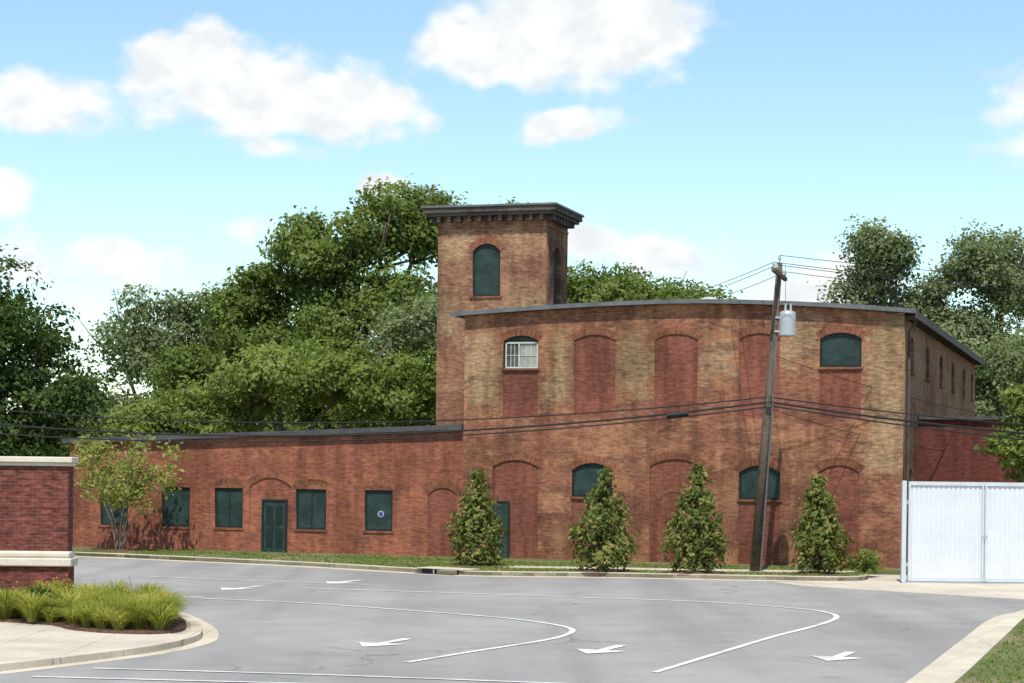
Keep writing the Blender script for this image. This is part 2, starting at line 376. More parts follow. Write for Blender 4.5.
# ------------------------------------------------------------------ mill building
ANG=-math.atan2(.3007,.9537)
mill=empty('brick_mill_building',(13.25,67.8,0),ANG)
def arc(x0,x1,z1,rise,n=10):
    w=(x1-x0)/2; cx=(x0+x1)/2
    if rise<=0: return [(x0,z1),(x1,z1)]
    rr=(w*w+rise*rise)/(2*rise); cz=z1-rr; a=math.asin(min(1,w/rr))
    return [(cx+rr*math.sin(-a+2*a*k/n),cz+rr*math.cos(-a+2*a*k/n)) for k in range(n+1)]
def opening(x0,x1,z0,z1,rise): return [(x0,z0)]+arc(x0,x1,z1,rise)+[(x1,z0)]
def wall_with_holes(name,outer,holes,thick,mt,parent,y0=0):
    cu=bpy.data.curves.new(name,'CURVE'); cu.dimensions='2D'; cu.fill_mode='BOTH'; cu.extrude=thick/2
    for poly in [outer]+holes:
        s=cu.splines.new('POLY'); s.points.add(len(poly)-1); s.use_cyclic_u=True
        for i,p in enumerate(poly): s.points[i].co=(p[0],p[1],0,1)
    ob=bpy.data.objects.new('tmp',cu); link(ob); bpy.context.view_layer.update()
    me=bpy.data.meshes.new_from_object(ob.evaluated_get(bpy.context.evaluated_depsgraph_get()))
    bpy.data.objects.remove(ob)
    for v in me.vertices:
        x,z,y=v.co; v.co=(x,y0+thick/2-y,z)
    me.name=name; me.update(); auto_uv(me); me.materials.clear(); me.materials.append(mt)
    return link(bpy.data.objects.new(name,me),parent)
def panel(name,poly,y,mt,parent=None):
    V=[(p[0],y,p[1]) for p in poly]; n=len(V)
    cx=sum(p[0] for p in poly)/n; cz=sum(p[1] for p in poly)/n
    V.append((cx,y,cz)); F=[((i+1)%n,i,n) for i in range(n)]
    o=mesh(name,V,F,mt,parent)
    for p in o.data.polygons:
        if p.normal.y>0: p.flip()
    return o
def arch_trim(name,x0,x1,z1,rise,w,y,parent):
    a=arc(x0,x1,z1,rise,12); cx=(x0+x1)/2; V=[];F=[];L=0;uv=[]
    prev=None
    for p in a:
        d=Vector((p[0]-cx,p[1]-z1+1.2)).normalized()
        if prev is not None: L+=(Vector(p)-prev).length
        prev=Vector(p)
        V.append((p[0],y,p[1])); V.append((p[0]+d.x*w,y,p[1]+d.y*w)); uv+=[(0,L),(w,L)]
        V.append((p[0],y+.04,p[1])); V.append((p[0]+d.x*w,y+.04,p[1]+d.y*w)); uv+=[(0,L),(w,L)]
    for i in range(len(a)-1):
        k=4*i; F.append((k,k+4,k+5,k+1)); F.append((k+1,k+5,k+7,k+3)); F.append((k,k+2,k+6,k+4))
    o=mesh(name,V,F,M_arch,parent)
    for l in o.data.loops: o.data.uv_layers[0].data[l.index].uv=(uv[l.vertex_index][0]+x0,uv[l.vertex_index][1]+z1)
    return o
def board_window(name,x0,x1,z0,z1,rise,parent,y=.10,mull=True):
    e=empty(name); e.parent=parent
    panel('board',opening(x0,x1,z0,z1,rise),y,M_green,e)
    f=.07; zs=z1-rise
    L=[(x0,x0+f,y-.03,y-.004,z0,zs-.02),(x1-f,x1,y-.03,y-.004,z0,zs-.02),(x0+f+.002,x1-f-.002,y-.03,y-.004,z0,z0+f)]
    if mull: L.append(((x0+x1)/2-.02,(x0+x1)/2+.02,y-.022,y-.004,z0+f+.002,zs-.02))
    if rise<=0: L.append((x0+f+.002,x1-f-.002,y-.03,y-.004,z1-f,z1-.002))
    boxes('frame',L,M_green2,e)
    return e
roofz=lambda x: (9.22-(abs(x+7.6)/7.8)**1.7*.42) if x>-7.6 else (9.22-(abs(x+7.6)/8.2)**1.7*.33)
xs=[-15.75+15.75*i/24 for i in range(25)]
outer=[(-15.75,-.3)]+[(x,roofz(x)) for x in xs]+[(0,-.3)]
UP=[(-14.28,-12.95),(-11.63,-10.1),(-8.67,-7.13),(-5.68,-4.25),(-2.86,-1.44)]
LOW=[(-14.62,-12.91,3.66),(-11.65,-10.17,3.58),(-8.8,-6.96,3.75),(-5.62,-4.18,3.56),(-2.86,-1.45,3.6)]
holes=[opening(a,b,5.2,8.14,.2) for a,b in UP]+[opening(a,b,.05,z,.26) for a,b,z in LOW]
wall_with_holes('front_wall',outer,holes,.42,M_main,mill)
for i,(a,b) in enumerate(UP):
    a2,b2=a+.001,b-.001
    win=i in(0,4)
    if win:
        panel('infill_upper_%d'%i,[(a2,5.19),(a2,6.88),(b2,6.88),(b2,5.19)],.03,M_infill,mill)
        box('sill_%d'%i,a-.06,b+.06,-.05,.12,6.882,6.96,M_arch,mill)
    else: panel('infill_upper_%d'%i,opening(a2,b2,5.19,8.14,.2),.04,M_infill,mill)
    arch_trim('arch_upper_%d'%i,a-.03,b+.03,8.145,.2,.24,-.006,mill)
board_window('upper_window_right',-2.86,-1.44,6.962,8.14,.2,mill,.1,False)
e=empty('sash_window'); e.parent=mill
panel('green_arch_board',opening(-14.28,-12.95,6.962,8.14,.2),.16,M_green,e)
boxes('frame',[(-14.22,-14.17,.08,.15,6.964,7.9),(-13.04,-12.99,.08,.15,6.964,7.9),(-13.73,-13.68,.08,.15,7.03,7.85),(-14.168,-13.042,.08,.15,6.964,7.02),(-14.168,-13.042,.08,.15,7.855,7.91)],M_white,e)
box('pane_dark',-14.168,-13.732,.13,.15,7.03,7.85,M_blindd,e)
box('pane_blind',-13.678,-13.042,.13,.15,7.03,7.85,M_blind,e)
boxes('glazing_bars',[(-14.03,-14.01,.11,.128,7.032,7.848),(-13.89,-13.87,.11,.128,7.032,7.848),(-13.46,-13.44,.11,.128,7.032,7.848),(-13.26,-13.24,.11,.128,7.032,7.848),(-13.676,-13.044,.1,.109,7.42,7.44),(-14.166,-13.734,.1,.109,7.42,7.44)],M_white,e)
for i,(a,b,z) in enumerate(LOW):
    a2,b2=a+.001,b-.001
    if i in(1,3):
        panel('infill_lower_%d'%i,[(a2,.0),(a2,2.3),(b2,2.3),(b2,.0)],.028,M_infill,mill)
        box('sill_low_%d'%i,a-.06,b+.06,-.05,.12,2.302,2.38,M_arch,mill)
        board_window('lower_window_%d'%i,a,b,2.382,z,.26,mill,.1,i==3)
    else:
        panel('infill_lower_%d'%i,opening(a2,b2,0,z,.26),.05,M_infill,mill)
    arch_trim('arch_lower_%d'%i,a-.03,b+.03,z+.005,.26,.26,-.006,mill)
d=empty('green_side_door'); d.parent=mill
box('leaf',-14.58,-14.02,-.01,.02,.12,2.12,M_green,d)
boxes('frame',[(-14.62,-14.582,-.03,.024,.1,2.16),(-14.018,-13.96,-.03,.024,.1,2.16),(-14.58,-14.02,-.03,.024,2.122,2.18)],M_green2,d)
arch_trim('inner_arch',-8.5,-7.4,2.6,.3,.2,.035,mill)
boxes('inner_jamb',[(-8.52,-8.44,.034,.048,.1,2.3),(-7.46,-7.38,.034,.048,.1,2.3)],M_arch,mill)
D=30.0
SW=[2.4,7.7,13.0,18.3,23.7,28.2]
def swall(name,x,flip,holes,mt):
    cu=wall_with_holes(name,[(0.42,-.3),(D,-.3),(D,8.72),(.42,8.72)],holes,.42,mt,mill)
    me=cu.data
    for v in me.vertices:
        q,y,z=v.co; v.co=(x-y if not flip else x+y,q,z)
    if not flip: me.flip_normals()
    me.update()
    lay=me.uv_layers[0]
    for l in me.loops:
        c=me.vertices[l.vertex_index].co; lay.data[l.index].uv=(c.y,c.z)
    return cu
sh=[opening(q-.6,q+.6,6.9,8.12,.2) for q in SW]+[opening(q-.6,q+.6,2.3,3.55,.2) for q in SW]
swall('right_wall',-.002,False,sh,M_side)
swall('left_wall',-15.75,True,[],M_main)
for q in SW:
    for z0,z1 in((6.9,8.12),(2.3,3.55)):
        o=panel('side_board',opening(q-.6,q+.6,z0,z1,.2),0,M_green,mill)
        for v in o.data.vertices: c=v.co.copy(); v.co=(-.16,c.x,c.z)
        box('side_sill',-.1,.06,q-.66,q+.66,z0-.09,z0-.002,M_arch,mill)
box('back_wall',-15.3,-.43,D-.4,D,-.3,8.7,M_side,mill)
def roof(name,x0,x1,y0,y1,dz0,dz1,mt):
    n=28;V=[];F=[]
    for i in range(n+1):
        x=x0+(x1-x0)*i/n; z=roofz(x)
        V+=[(x,y0,z+dz0),(x,y0,z+dz1),(x,y1,z+dz0),(x,y1,z+dz1)]
    for i in range(n):
        k=4*i;m=k+4; F+=[(k,m,m+1,k+1),(k+1,m+1,m+3,k+3),(k+2,k+3,m+3,m+2),(k,k+2,m+2,m)]
    F+=[(0,1,3,2),(4*n,4*n+2,4*n+3,4*n+1)]
    return mesh(name,V,F,mt,mill)
roof('roof_deck',-16.2,.38,-.26,D+.3,.003,.075,M_roofd)
roof('roof_edge_flashing',-16.22,.40,-.29,-.263,-.03,.12,M_roof)
boxes('eave_fascia_side',[(.383,.42,-.26,D+.3,8.60,8.86)],M_slate,mill)
ra=[]
for k in range(34):
    ra.append((.0,.38,.3+k*.88,.42+k*.88,8.58,8.715))
boxes('rafter_tails',ra,M_slate,mill)
v=[]
for i in range(24):
    xa=xs[i];xb=xs[i+1]
    v.append((xa,xb-.001,-.035,-.001,min(roofz(xa),roofz(xb))-.20,min(roofz(xa),roofz(xb))-.03))
boxes('corbel_course',v,M_main,mill)
rv=empty('vent'); rv.parent=mill
Vv,Ff=tube([(-7.6,4,9.3),(-7.6,4,9.5)],[.28,.28],14); mesh('stack',Vv,Ff,M_metal,rv,uv=False)
Vv,Ff=tube([(-7.6,4,9.5),(-7.6,4,9.56),(-7.6,4,9.72),(-7.6,4,9.78)],[.48,.5,.32,.1],14); mesh('cowl',Vv,Ff,M_white,rv,uv=False)
Vv,Ff=tube([(.36,.6,8.6),(.1,.6,8.2),(.1,.6,.2)],[.05]*3,8); mesh('side_pipe',Vv,Ff,M_slate,mill,uv=False)  # dark pipe from the side eave down to the ground
# --- tower
tx0,tx1,ty0,ty1=-17.9,-13.6,3.0,5.9
tow=empty('stair_tower'); tow.parent=mill
wall_with_holes('tower_front',[(tx0,4.3),(tx0,12.86),(tx1,12.86),(tx1,4.3)],[opening(-16.5,-15.4,9.85,11.83,.3)],.35,M_tower,tow,ty0)
o=wall_with_holes('tower_side',[(ty0+.352,8.0),(ty0+.352,12.86),(ty1,12.86),(ty1,8.0)],[opening(4.0,4.95,9.5,11.8,.3)],.35,M_tower,tow)
for v_ in o.data.vertices: c=v_.co.copy(); v_.co=(tx1-c.y,c.x,c.z)
o.data.flip_normals(); o.data.update()
lay=o.data.uv_layers[0]
for l in o.data.loops:
    c=o.data.vertices[l.vertex_index].co; lay.data[l.index].uv=(c.y-10,c.z)
box('tower_left',tx0,tx0+.35,ty0+.352,ty1,4.3,12.86,M_tower,tow)
box('tower_back',tx0+.352,tx1-.352,ty1-.35,ty1,4.3,12.86,M_tower,tow)
board_window('tower_window',-16.5,-15.4,9.85,11.83,.3,tow,ty0+.1,False)
arch_trim('tower_arch',-16.53,-15.37,11.835,.3,.24,ty0-.006,tow)
box('tower_sill',-16.58,-15.32,ty0-.05,ty0+.12,9.77,9.848,M_arch,tow)
o=panel('tower_side_board',opening(4.0,4.95,9.5,11.8,.3),0,M_green,tow)
for v_ in o.data.vertices: c=v_.co.copy(); v_.co=(tx1-.16,c.x,c.z)
box('tower_side_sill',tx1-.1,tx1+.05,3.94,5.01,9.42,9.498,M_arch,tow)
cb=[]
nx=11
for k in range(nx):
    x=tx0+.05+k*(tx1-tx0-.1-.14)/(nx-1)
    cb.append((x,x+.14,ty0-.3,ty0-.001,12.66,12.858))
for k in range(7):
    y=ty0+.1+k*(ty1-ty0-.35)/6
    cb.append((tx1+.001,tx1+.3,y,y+.14,12.66,12.858)); cb.append((tx0-.3,tx0-.001,y,y+.14,12.66,12.858))
boxes('brackets',cb,M_slate,tow)
boxes('brick_band',[(tx0-.03,tx1+.03,ty0-.03,ty0-.002,12.45,12.53),(tx1+.002,tx1+.03,ty0,ty1,12.45,12.53)],M_tower,tow)
box('cornice_soffit',tx0-.36,tx1+.36,ty0-.36,ty1+.36,12.862,12.97,M_slate,tow)
box('cornice_crown',tx0-.46,tx1+.46,ty0-.46,ty1+.46,12.972,13.16,M_slate,tow,.02)
box('roof_slab',tx0-.52,tx1+.52,ty0-.52,ty1+.52,13.162,13.25,M_roof,tow,.02)
Vv=[(tx0-.45,ty0-.45,13.252),(tx1+.45,ty0-.45,13.252),(tx1+.45,ty1+.45,13.252),(tx0-.45,ty1+.45,13.252),((tx0+tx1)/2,(ty0+ty1)/2,13.4)]
mesh('roof_cap',Vv,[(0,1,4),(1,2,4),(2,3,4),(3,0,4)],M_roofd,tow)
# --- wing
WX0,WX1=-31.85,-15.752
wz=lambda x: 4.16+(x-WX0)/(WX1-WX0)*.62
WW=[(-30.5,-29.3),(-27.87,-26.69),(-25.65,-24.49),(-22.32,-21.1),(-19.57,-18.47)]
wh=[opening(a,b,1.0,2.5,0) for a,b in WW]+[opening(-24.2,-22.52,.05,2.9,.35),opening(-17.1,-15.95,.05,2.62,.28)]
wall_with_holes('wing_front_wall',[(WX0,-.3),(WX0,wz(WX0)),(WX1,wz(WX1)),(WX1,-.3)],wh,.4,M_wing,mill)
for i,(a,b) in enumerate(WW):
    board_window('wing_window_%d'%i,a,b,1.0,2.5,0,mill,.09,i in(0,2,3))
    box('wing_sill_%d'%i,a-.05,b+.05,-.04,.08,.92,.998,M_arch,mill)
    arch_trim('wing_arch_%d'%i,a-.08,b+.08,2.66,.14,.22,-.005,mill)
panel('wing_door_infill',opening(-24.199,-22.521,0,2.9,.35),.04,M_wing,mill)
arch_trim('wing_door_arch',-24.23,-22.49,2.905,.35,.24,-.006,mill)
panel('bricked_arch_infill',opening(-17.099,-15.951,0,2.62,.28),.04,M_infill,mill)
arch_trim('bricked_arch_trim',-17.13,-15.92,2.625,.28,.34,-.006,mill)
wd=empty('green_door'); wd.parent=mill
box('leaf',-23.62,-22.75,.0,.035,.12,2.02,M_green,wd)
boxes('frame',[(-23.7,-23.622,-.03,.036,.1,2.1),(-22.748,-22.67,-.03,.036,.1,2.1),(-23.62,-22.75,-.03,.036,2.022,2.1)],M_green2,wd)
boxes('panels',[(-23.52,-23.24,-.012,-.001,.3,1.0),(-23.13,-22.85,-.012,-.001,.3,1.0),(-23.52,-23.24,-.012,-.001,1.15,1.85),(-23.13,-22.85,-.012,-.001,1.15,1.85)],M_green2,wd)
box('wing_left_wall',WX0,WX0+.4,.402,11,-.3,wz(WX0),M_wing,mill)
box('wing_back_wall',WX0+.41,WX1,10.6,11,-.3,4.1,M_wing,mill)
V=[]
for x in (WX0-.2,WX1-.0):
    z=wz(x); V+=[(x,-.2,z+.003),(x,-.2,z+.15),(x,11.3,z+.15),(x,11.3,z+.003)]
mesh('wing_roof',V,[(0,4,5,1),(1,5,6,2),(2,6,7,3),(3,7,4,0),(0,1,2,3),(4,7,6,5)],M_roofd,mill)
za,zb=wz(WX0),wz(WX1)
V=[(WX0-.22,-.23,za-.04),(WX1-.01,-.23,zb-.04),(WX1-.01,-.23,zb+.12),(WX0-.22,-.23,za+.12),(WX0-.22,-.203,za-.04),(WX1-.01,-.203,zb-.04),(WX1-.01,-.203,zb+.12),(WX0-.22,-.203,za+.12)]
mesh('wing_roof_drip',V,[(0,1,2,3),(5,4,7,6),(3,2,6,7),(1,0,4,5)],M_roofd,mill)
nt=empty('round_notice'); nt.parent=mill
Vv,Ff=tube([(-18.95,.066,1.62),(-18.95,.058,1.62)],[.12,.12],18); mesh('white_disc',Vv,Ff,M_white,nt,uv=False)
Mb=plain('notice_blue',(.03,.07,.3),.5,.1,3)
Vv,Ff=tube([(-18.95,.0565,1.62),(-18.95,.05,1.62)],[.09,.09],18); mesh('blue_disc',Vv,Ff,Mb,nt,uv=False)
ann=empty('annex'); ann.parent=mill
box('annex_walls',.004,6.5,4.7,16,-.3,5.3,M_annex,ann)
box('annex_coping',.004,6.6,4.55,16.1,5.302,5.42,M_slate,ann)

# ------------------------------------------------------------------ entrance brick wall (left foreground)
ew=empty('brick_entrance_wall',(-10.4,47.0,0.1),R(2))
box('plinth',-9,.0,0,.75,-.1,.80,M_lbrick,ew)
box('stone_ledge',-9.08,.08,-.09,.84,.802,1.0,M_stone,ew,.03)
box('stone_ledge_top',-9.03,.03,-.04,.79,1.003,1.16,M_stone,ew,.05)
box('brick_body',-8.96,-.03,.06,.69,1.163,3.16,M_lbrick,ew)
box('cap_lower',-9.0,.02,.0,.75,3.163,3.24,M_stone,ew,.01)
box('stone_cap',-9.05,.07,-.06,.81,3.243,3.38,M_stone,ew,.02)

# ------------------------------------------------------------------ white corrugated gate
gt=empty('white_gate',(11.9,61.0,0))
V=[];F=[]
x=.28
prof=[(0,0),(.03,.0),(.05,-.02),(.12,-.02),(.14,0)]
pts=[]
while x<8.2:
    for a,b in prof[:-1]: pts.append((x+a,b))
    x+=.15
for (a,b) in pts: V+=[(a,b,.16),(a,b,2.98)]
for i in range(len(pts)-1): F.append((2*i,2*i+2,2*i+3,2*i+1))
mesh('corrugated_sheet',V,F,M_gate,gt)
boxes('rails',[(.27,8.2,-.06,.05,2.985,3.1),(.27,8.2,-.06,.05,.06,.155)],M_gate2,gt)
boxes('posts',[(.0,.13,-.1,.08,.0,3.12),(2.44,2.49,-.09,-.04,.1,3.08),(2.53,2.58,-.09,-.04,.1,3.08),(8.2,8.35,-.1,.08,0,3.15),(.2,.265,-.07,.05,.06,3.1)],M_gate2,gt)
boxes('ground_track',[(.0,8.4,-.14,.12,.009,.045)],M_metal,gt)
boxes('hinges',[(.13,.2,-.05,.02,.5,.62),(.13,.2,-.05,.02,2.4,2.52),(2.42,2.60,-.1,-.092,1.40,1.48)],M_metal,gt)

# ------------------------------------------------------------------ utility pole
up=empty('utility_pole',(7.86,64.7,0))
Vv,Ff=tube([(0,0,-.2),(.35,0,4.8),(.72,0,10.1)],[.165,.14,.095],14); mesh('pole',Vv,Ff,M_wood,up,uv=False,smooth=True)
V,F=boxvf(-.055,.055,-1.25,1.25,-.06,.06); M4=Matrix.Translation((.70,-.12,9.72))@Matrix.Rotation(R(-17),4,'Z')@Matrix.Rotation(R(-2),4,'X')
mesh('crossarm',[M4@Vector(v_) for v_ in V],F,M_wood,up)
V,F=[],[]
for k in(-1.15,-.5,.5,1.15):
    p=M4@Vector((0,k,.06)); tube([p,p+Vector((0,0,.08)),p+Vector((0,0,.1)),p+Vector((0,0,.2))],[.02,.02,.055,.035],8,V,F)
p=Vector((.72,0,10.1)); tube([p,p+Vector((0,0,.1)),p+Vector((0,0,.12)),p+Vector((0,0,.24))],[.02,.02,.06,.04],8,V,F)
mesh('insulators',V,F,M_metal,up,uv=False)
V,F=[],[]
tube([(.98,-.1,7.72),(.98,-.1,7.76),(.98,-.1,8.45),(.98,-.1,8.52),(.98,-.1,8.56)],[.24,.27,.27,.24,.1],16,V,F)
tube([(.9,-.2,8.5),(.9,-.2,8.78)],[.05,.03],8,V,F); tube([(1.08,-.1,8.5),(1.08,-.1,8.78)],[.05,.03],8,V,F)
mesh('transformer',V,F,M_metal,up,uv=False)
boxes('transformer_bracket',[(.58,.75,-.14,-.04,8.3,8.36),(.56,.75,-.14,-.04,7.85,7.91)],M_metal,up)
boxes('junction_box',[(.3,.46,-.28,-.16,5.42,5.56)],M_slate,up)
V,F=tube([(.20,-.12,.1),(.5,-.12,4.9),(.62,-.14,7.7)],[.03]*3,6); mesh('conduit',V,F,M_roof,up,uv=False)
def wire(a,b,sag,r=.012,n=28,V=None,F=None):
    a=Vector(a);b=Vector(b); pts=[]
    for i in range(n+1):
        t_=i/n; p=a.lerp(b,t_); p.z-=4*sag*t_*(1-t_); pts.append(p)
    return tube(pts,r,5,V,F)
V,F=[],[]
P=Vector((8.26,64.6,5.6))
wire(P,(-30,76,6.1),1.45,.036,V=V,F=F); wire(P+Vector((-.02,0,.16)),(-30,76,6.6),1.3,.024,V=V,F=F); wire(P+Vector((-.03,0,-.16)),(-30,76,5.5),1.3,.026,V=V,F=F)
wire(P,(44,62.5,5.7),1.35,.038,V=V,F=F); wire(P+Vector((0,0,.16)),(44,62.5,5.9),1.2,.024,V=V,F=F); wire(P+Vector((.02,0,-.12)),(44,62.5,4.6),1.15,.026,V=V,F=F)
wire((8.42,64.6,7.1),(24,79,5.2),.5,.012,V=V,F=F)
wire(P+Vector((0,0,-.2)),(19.5,76,4.0),.35,.012,V=V,F=F)
pA=P.lerp(Vector((-30,76,6.1)),.075); pA.z-=4*1.45*.075*.925
tube([pA+Vector((.35,-.1,-.01)),pA+Vector((-.35,0,-.09))],[.075,.075],8,V,F)
mesh('communication_cables',V,F,M_wire,None,uv=False)
V,F=[],[]
for k,yy in enumerate((-1.15,-.5,1.15)):
    p=M4@Vector((0,yy,.24))+Vector((7.86,64.7,0))
    wire(p,(46,62+yy*2,10.3),1.3,.011,V=V,F=F)
    wire(p,(1.5+yy,118,13.0),1.0,.011,V=V,F=F)
wire((8.58,64.7,10.35),(46,62,11.2),1.3,.011,V=V,F=F)
wire((8.76,64.5,8.8),(8.62,63.7,9.95),-.1,.008,V=V,F=F)
mesh('power_lines',V,F,M_wire,None,uv=False)

# ------------------------------------------------------------------ small trees and shrubs
def magnolia(x,y,h=3.05,r=.9,seed=0,n=2900,lean=0):
    rng=np.random.default_rng(100+seed); e=empty('magnolia_tree',(x,y,.12))
    prof=lambda q: np.where(q<.22,.7+q*1.36,1.0*(1-((np.clip(q,.22,1)-.22)/.78))**.78)
    nb=185; zb=rng.random(nb*3)**1.0; zb=zb[rng.random(nb*3)<prof(zb)+.14][:nb]; nb=len(zb)
    ab=rng.random(nb)*2*math.pi; rb=r*prof(zb)*(.5+.76*rng.random(nb)**.9)+.03
    tips=np.stack([rb*np.cos(ab)+lean*zb,rb*np.sin(ab),.16+zb*(h-.16)],1)
    bv=rng.random(nb)
    per=n//nb
    C=np.repeat(tips,per,0)+rng.normal(size=(nb*per,3))*np.array([.085,.085,.12])
    N=np.repeat(np.stack([np.cos(ab),np.sin(ab),np.full(nb,.7)],1),per,0)+rng.normal(size=(nb*per,3))*.6
    v=np.repeat(bv,per)*.6+rng.random(nb*per)*.4
    m=n//6; z=rng.random(m); a=rng.random(m)*6.283; rr=r*prof(z)*.5*rng.random(m)**.5
    C=np.concatenate([C,np.stack([rr*np.cos(a)+lean*z,rr*np.sin(a),.16+z*(h-.25)],1)]); N=np.concatenate([N,rng.normal(size=(m,3))]); v=np.concatenate([v,rng.random(m)*.3])
    quads('crown',C,N,.085,v,M_leafM,e,.48)
    V,F=tube([(0,0,-.05),(lean*.4,0,h*.5),(lean,0,h*.98)],[.055,.035,.01],7)
    for k in range(0,nb,3):
        p=Vector(tips[k]); zz=max(.1,p.z-.35); tube([(lean*zz/h,0,zz),p],[.014,.005],4,V,F)
    mesh('trunk',V,F,M_bark,e,uv=False)
    V=[(0,0,.09)];F=[]
    for k in range(24):
        w=2*math.pi*k/24; q=r*(1.25+.14*math.sin(3*w+seed)); V.append((q*math.cos(w),q*math.sin(w)*1.0,.006))
    for k in range(24): F.append((0,1+k,1+(k+1)%24))
    mesh('mulch_ring',V,F,M_mulch,e)
magnolia(-1.16,66,3.1,.8,1,lean=.05); magnolia(2.93,63.3,3.15,.9,2); magnolia(5.78,62.9,3.3,.86,3,lean=.08); magnolia(9.78,63.5,3.0,.82,4,lean=-.05)
def shrub(name,x,y,z,rx,ry,rz,mt,n,size,seed):
    rng=np.random.default_rng(seed); e=empty(name,(x,y,z))
    C,N,v,cl=crown_points([(0,0,rz*.8,rx,ry,rz),(rx*.4,0,rz*.6,rx*.6,ry*.7,rz*.7),(-rx*.45,0,rz*.55,rx*.6,ry*.7,rz*.65)],n//10,10,.06,rng,6)
    C[:,2]=np.abs(C[:,2]); quads('leaves',C,N,size,v,mt,e,.5)
    V,F=[],[]
    for k in range(9):
        w=k*2.4; tube([(0,0,-.02),(rx*.6*math.cos(w),ry*.6*math.sin(w),rz*1.1)],[.02,.006],4,V,F)
    mesh('stems',V,F,M_bark,e,uv=False)
shrub('boxwood_shrub',11.35,64.2,.12,.55,.5,.48,M_leafY,1500,.055,5)
shrub('boxwood_shrub',-9.95,41.8,.15,.5,.5,.36,M_leafD,1800,.04,6)
shrub('boxwood_shrub',-10.9,42.4,.15,.5,.5,.34,M_leafD,1500,.04,9)
cm=empty('crape_myrtle_tree',(-14.5,73.9,.12)); rng=np.random.default_rng(11)
V,F=[],[];tips=[]
for k in range(7):
    w=k*2.4+.3; sp=.7+1.0*rng.random(); hh=3.2+1.7*rng.random()
    p0=Vector((.08*math.cos(w),.08*math.sin(w),-.05)); p1=Vector((.32*sp*math.cos(w),.32*sp*math.sin(w),1.1)); p2=Vector((1.05*sp*math.cos(w),.8*sp*math.sin(w),hh*.66)); p3=Vector((1.4*sp*math.cos(w),1.0*sp*math.sin(w),hh))
    tube([p0,p1,p2,p3],[.032,.025,.016,.005],6,V,F); tips+=[p3]
    for j in range(8):
        s=p1.lerp(p2,.3+.7*rng.random()) if j<4 else p2.lerp(p3,rng.random()); d_=Vector(rng.normal(size=3)); d_.z=abs(d_.z)*.8-.1; q=s+d_.normalized()*(.5+.6*rng.random())
        tube([s,q],[.010,.004],4,V,F); tips.append(q); tips.append(s.lerp(q,.6))
mesh('stems',V,F,M_barkl,cm,uv=False)
T=np.array([list(t_) for t_ in tips]); per=22
C=np.repeat(T,per,0)+rng.normal(size=(len(T)*per,3))*np.array([.2,.2,.15]); C=C[C[:,2]>1.1]
quads('crown',C,rng.normal(size=(len(C),3))+np.array([0,-.6,.6]),.095,rng.random(len(C)),M_leafC,cm,.55)
V=[(0,0,.09)]+[(1.5*math.cos(k*.2618),1.1*math.sin(k*.2618),.006) for k in range(24)]
mesh('mulch_ring',V,[(0,1+k,1+(k+1)%24) for k in range(24)],M_mulch,cm)

def blades(name,centers,nb,h,w,mt,spread,droop,seed,parent=None,hv=0):
    rng=np.random.default_rng(seed); n=len(centers)*nb
    c=np.repeat(np.array(centers,float),nb,0); a=rng.random(n)*2*math.pi; d=np.stack([np.cos(a),np.sin(a),np.zeros(n)],1)
    cs_=np.repeat(1-hv*.5+hv*rng.random(len(centers)),nb)
    hh=h*(.55+.6*rng.random(n))*cs_; rr=spread*(.3+rng.random(n))*cs_; base=c+d*(rng.random(n)*spread*.2)[:,None]
    side=np.stack([-np.sin(a),np.cos(a),np.zeros(n)],1)*w/2
    ts=[0,.4,.75,1.0]; V=np.empty((n,8,3))
    for i,t_ in enumerate(ts):
        p=base+d*(rr*t_**1.6)[:,None]; p[:,2]+=hh*(t_-droop*t_**3)
        ww=1-t_*.85; V[:,2*i]=p-side*ww; V[:,2*i+1]=p+side*ww
    F=np.array([[0,1,3,2],[2,3,5,4],[4,5,7,6]]); idx=(np.arange(n)*8)[:,None,None]+F[None]
    me=bpy.data.meshes.new(name); me.vertices.add(8*n); me.vertices.foreach_set('co',V.reshape(-1))
    me.loops.add(12*n); me.loops.foreach_set('vertex_index',idx.reshape(-1).astype(np.int32)); me.polygons.add(3*n)
    me.polygons.foreach_set('loop_start',np.arange(0,12*n,4,dtype=np.int32)); me.update(calc_edges=True); me.validate()
    at=me.attributes.new('lv','FLOAT','FACE'); at.data.foreach_set('value',np.repeat(np.clip(rng.random(n)*.5+np.repeat(rng.random(len(centers)),nb)*.5,0,1),3).astype(np.float32))
    me.materials.append(mt); return link(bpy.data.objects.new(name,me),parent)
lily=empty('daylily_bed'); rng=np.random.default_rng(21); cs=[]
tries=0
while len(cs)<75 and tries<20000:
    tries+=1
    y=38.3+rng.random()*6.4; x=-10.4+rng.random()*4.2
    if x>-6.6-(y-39)*.22 or y<38.2+max(0,(-7.4-x))*.85: continue
    if any((x-c[0])**2+(y-c[1])**2<.42**2 for c in cs): continue
    cs.append((x,y,.14))
blades('clumps',cs,230,.78,.026,M_leafS,.5,.5,22,lily,hv=.7)
V,F=[],[];Vs,Fs=[],[]
for k in range(26):
    c=cs[int(rng.integers(len(cs)))]; x=c[0]+rng.normal()*.12; y=c[1]+rng.normal()*.12; h=.52+.18*rng.random()
    tube([(c[0],c[1],.15),(x,y,.15+h)],[.006,.004],4,Vs,Fs)
    for j in range(6):
        w=j*math.pi/3; b=len(V); cz=.15+h
        V+=[(x,y,cz),(x+.03*math.cos(w-.35),y+.03*math.sin(w-.35),cz+.03),(x+.06*math.cos(w),y+.06*math.sin(w),cz+.035),(x+.03*math.cos(w+.35),y+.03*math.sin(w+.35),cz+.03)]; F.append((b,b+1,b+2,b+3))
mesh('flowers',V,F,M_flower,lily,uv=False); mesh('flower_stalks',Vs,Fs,M_leafS,lily,uv=False)
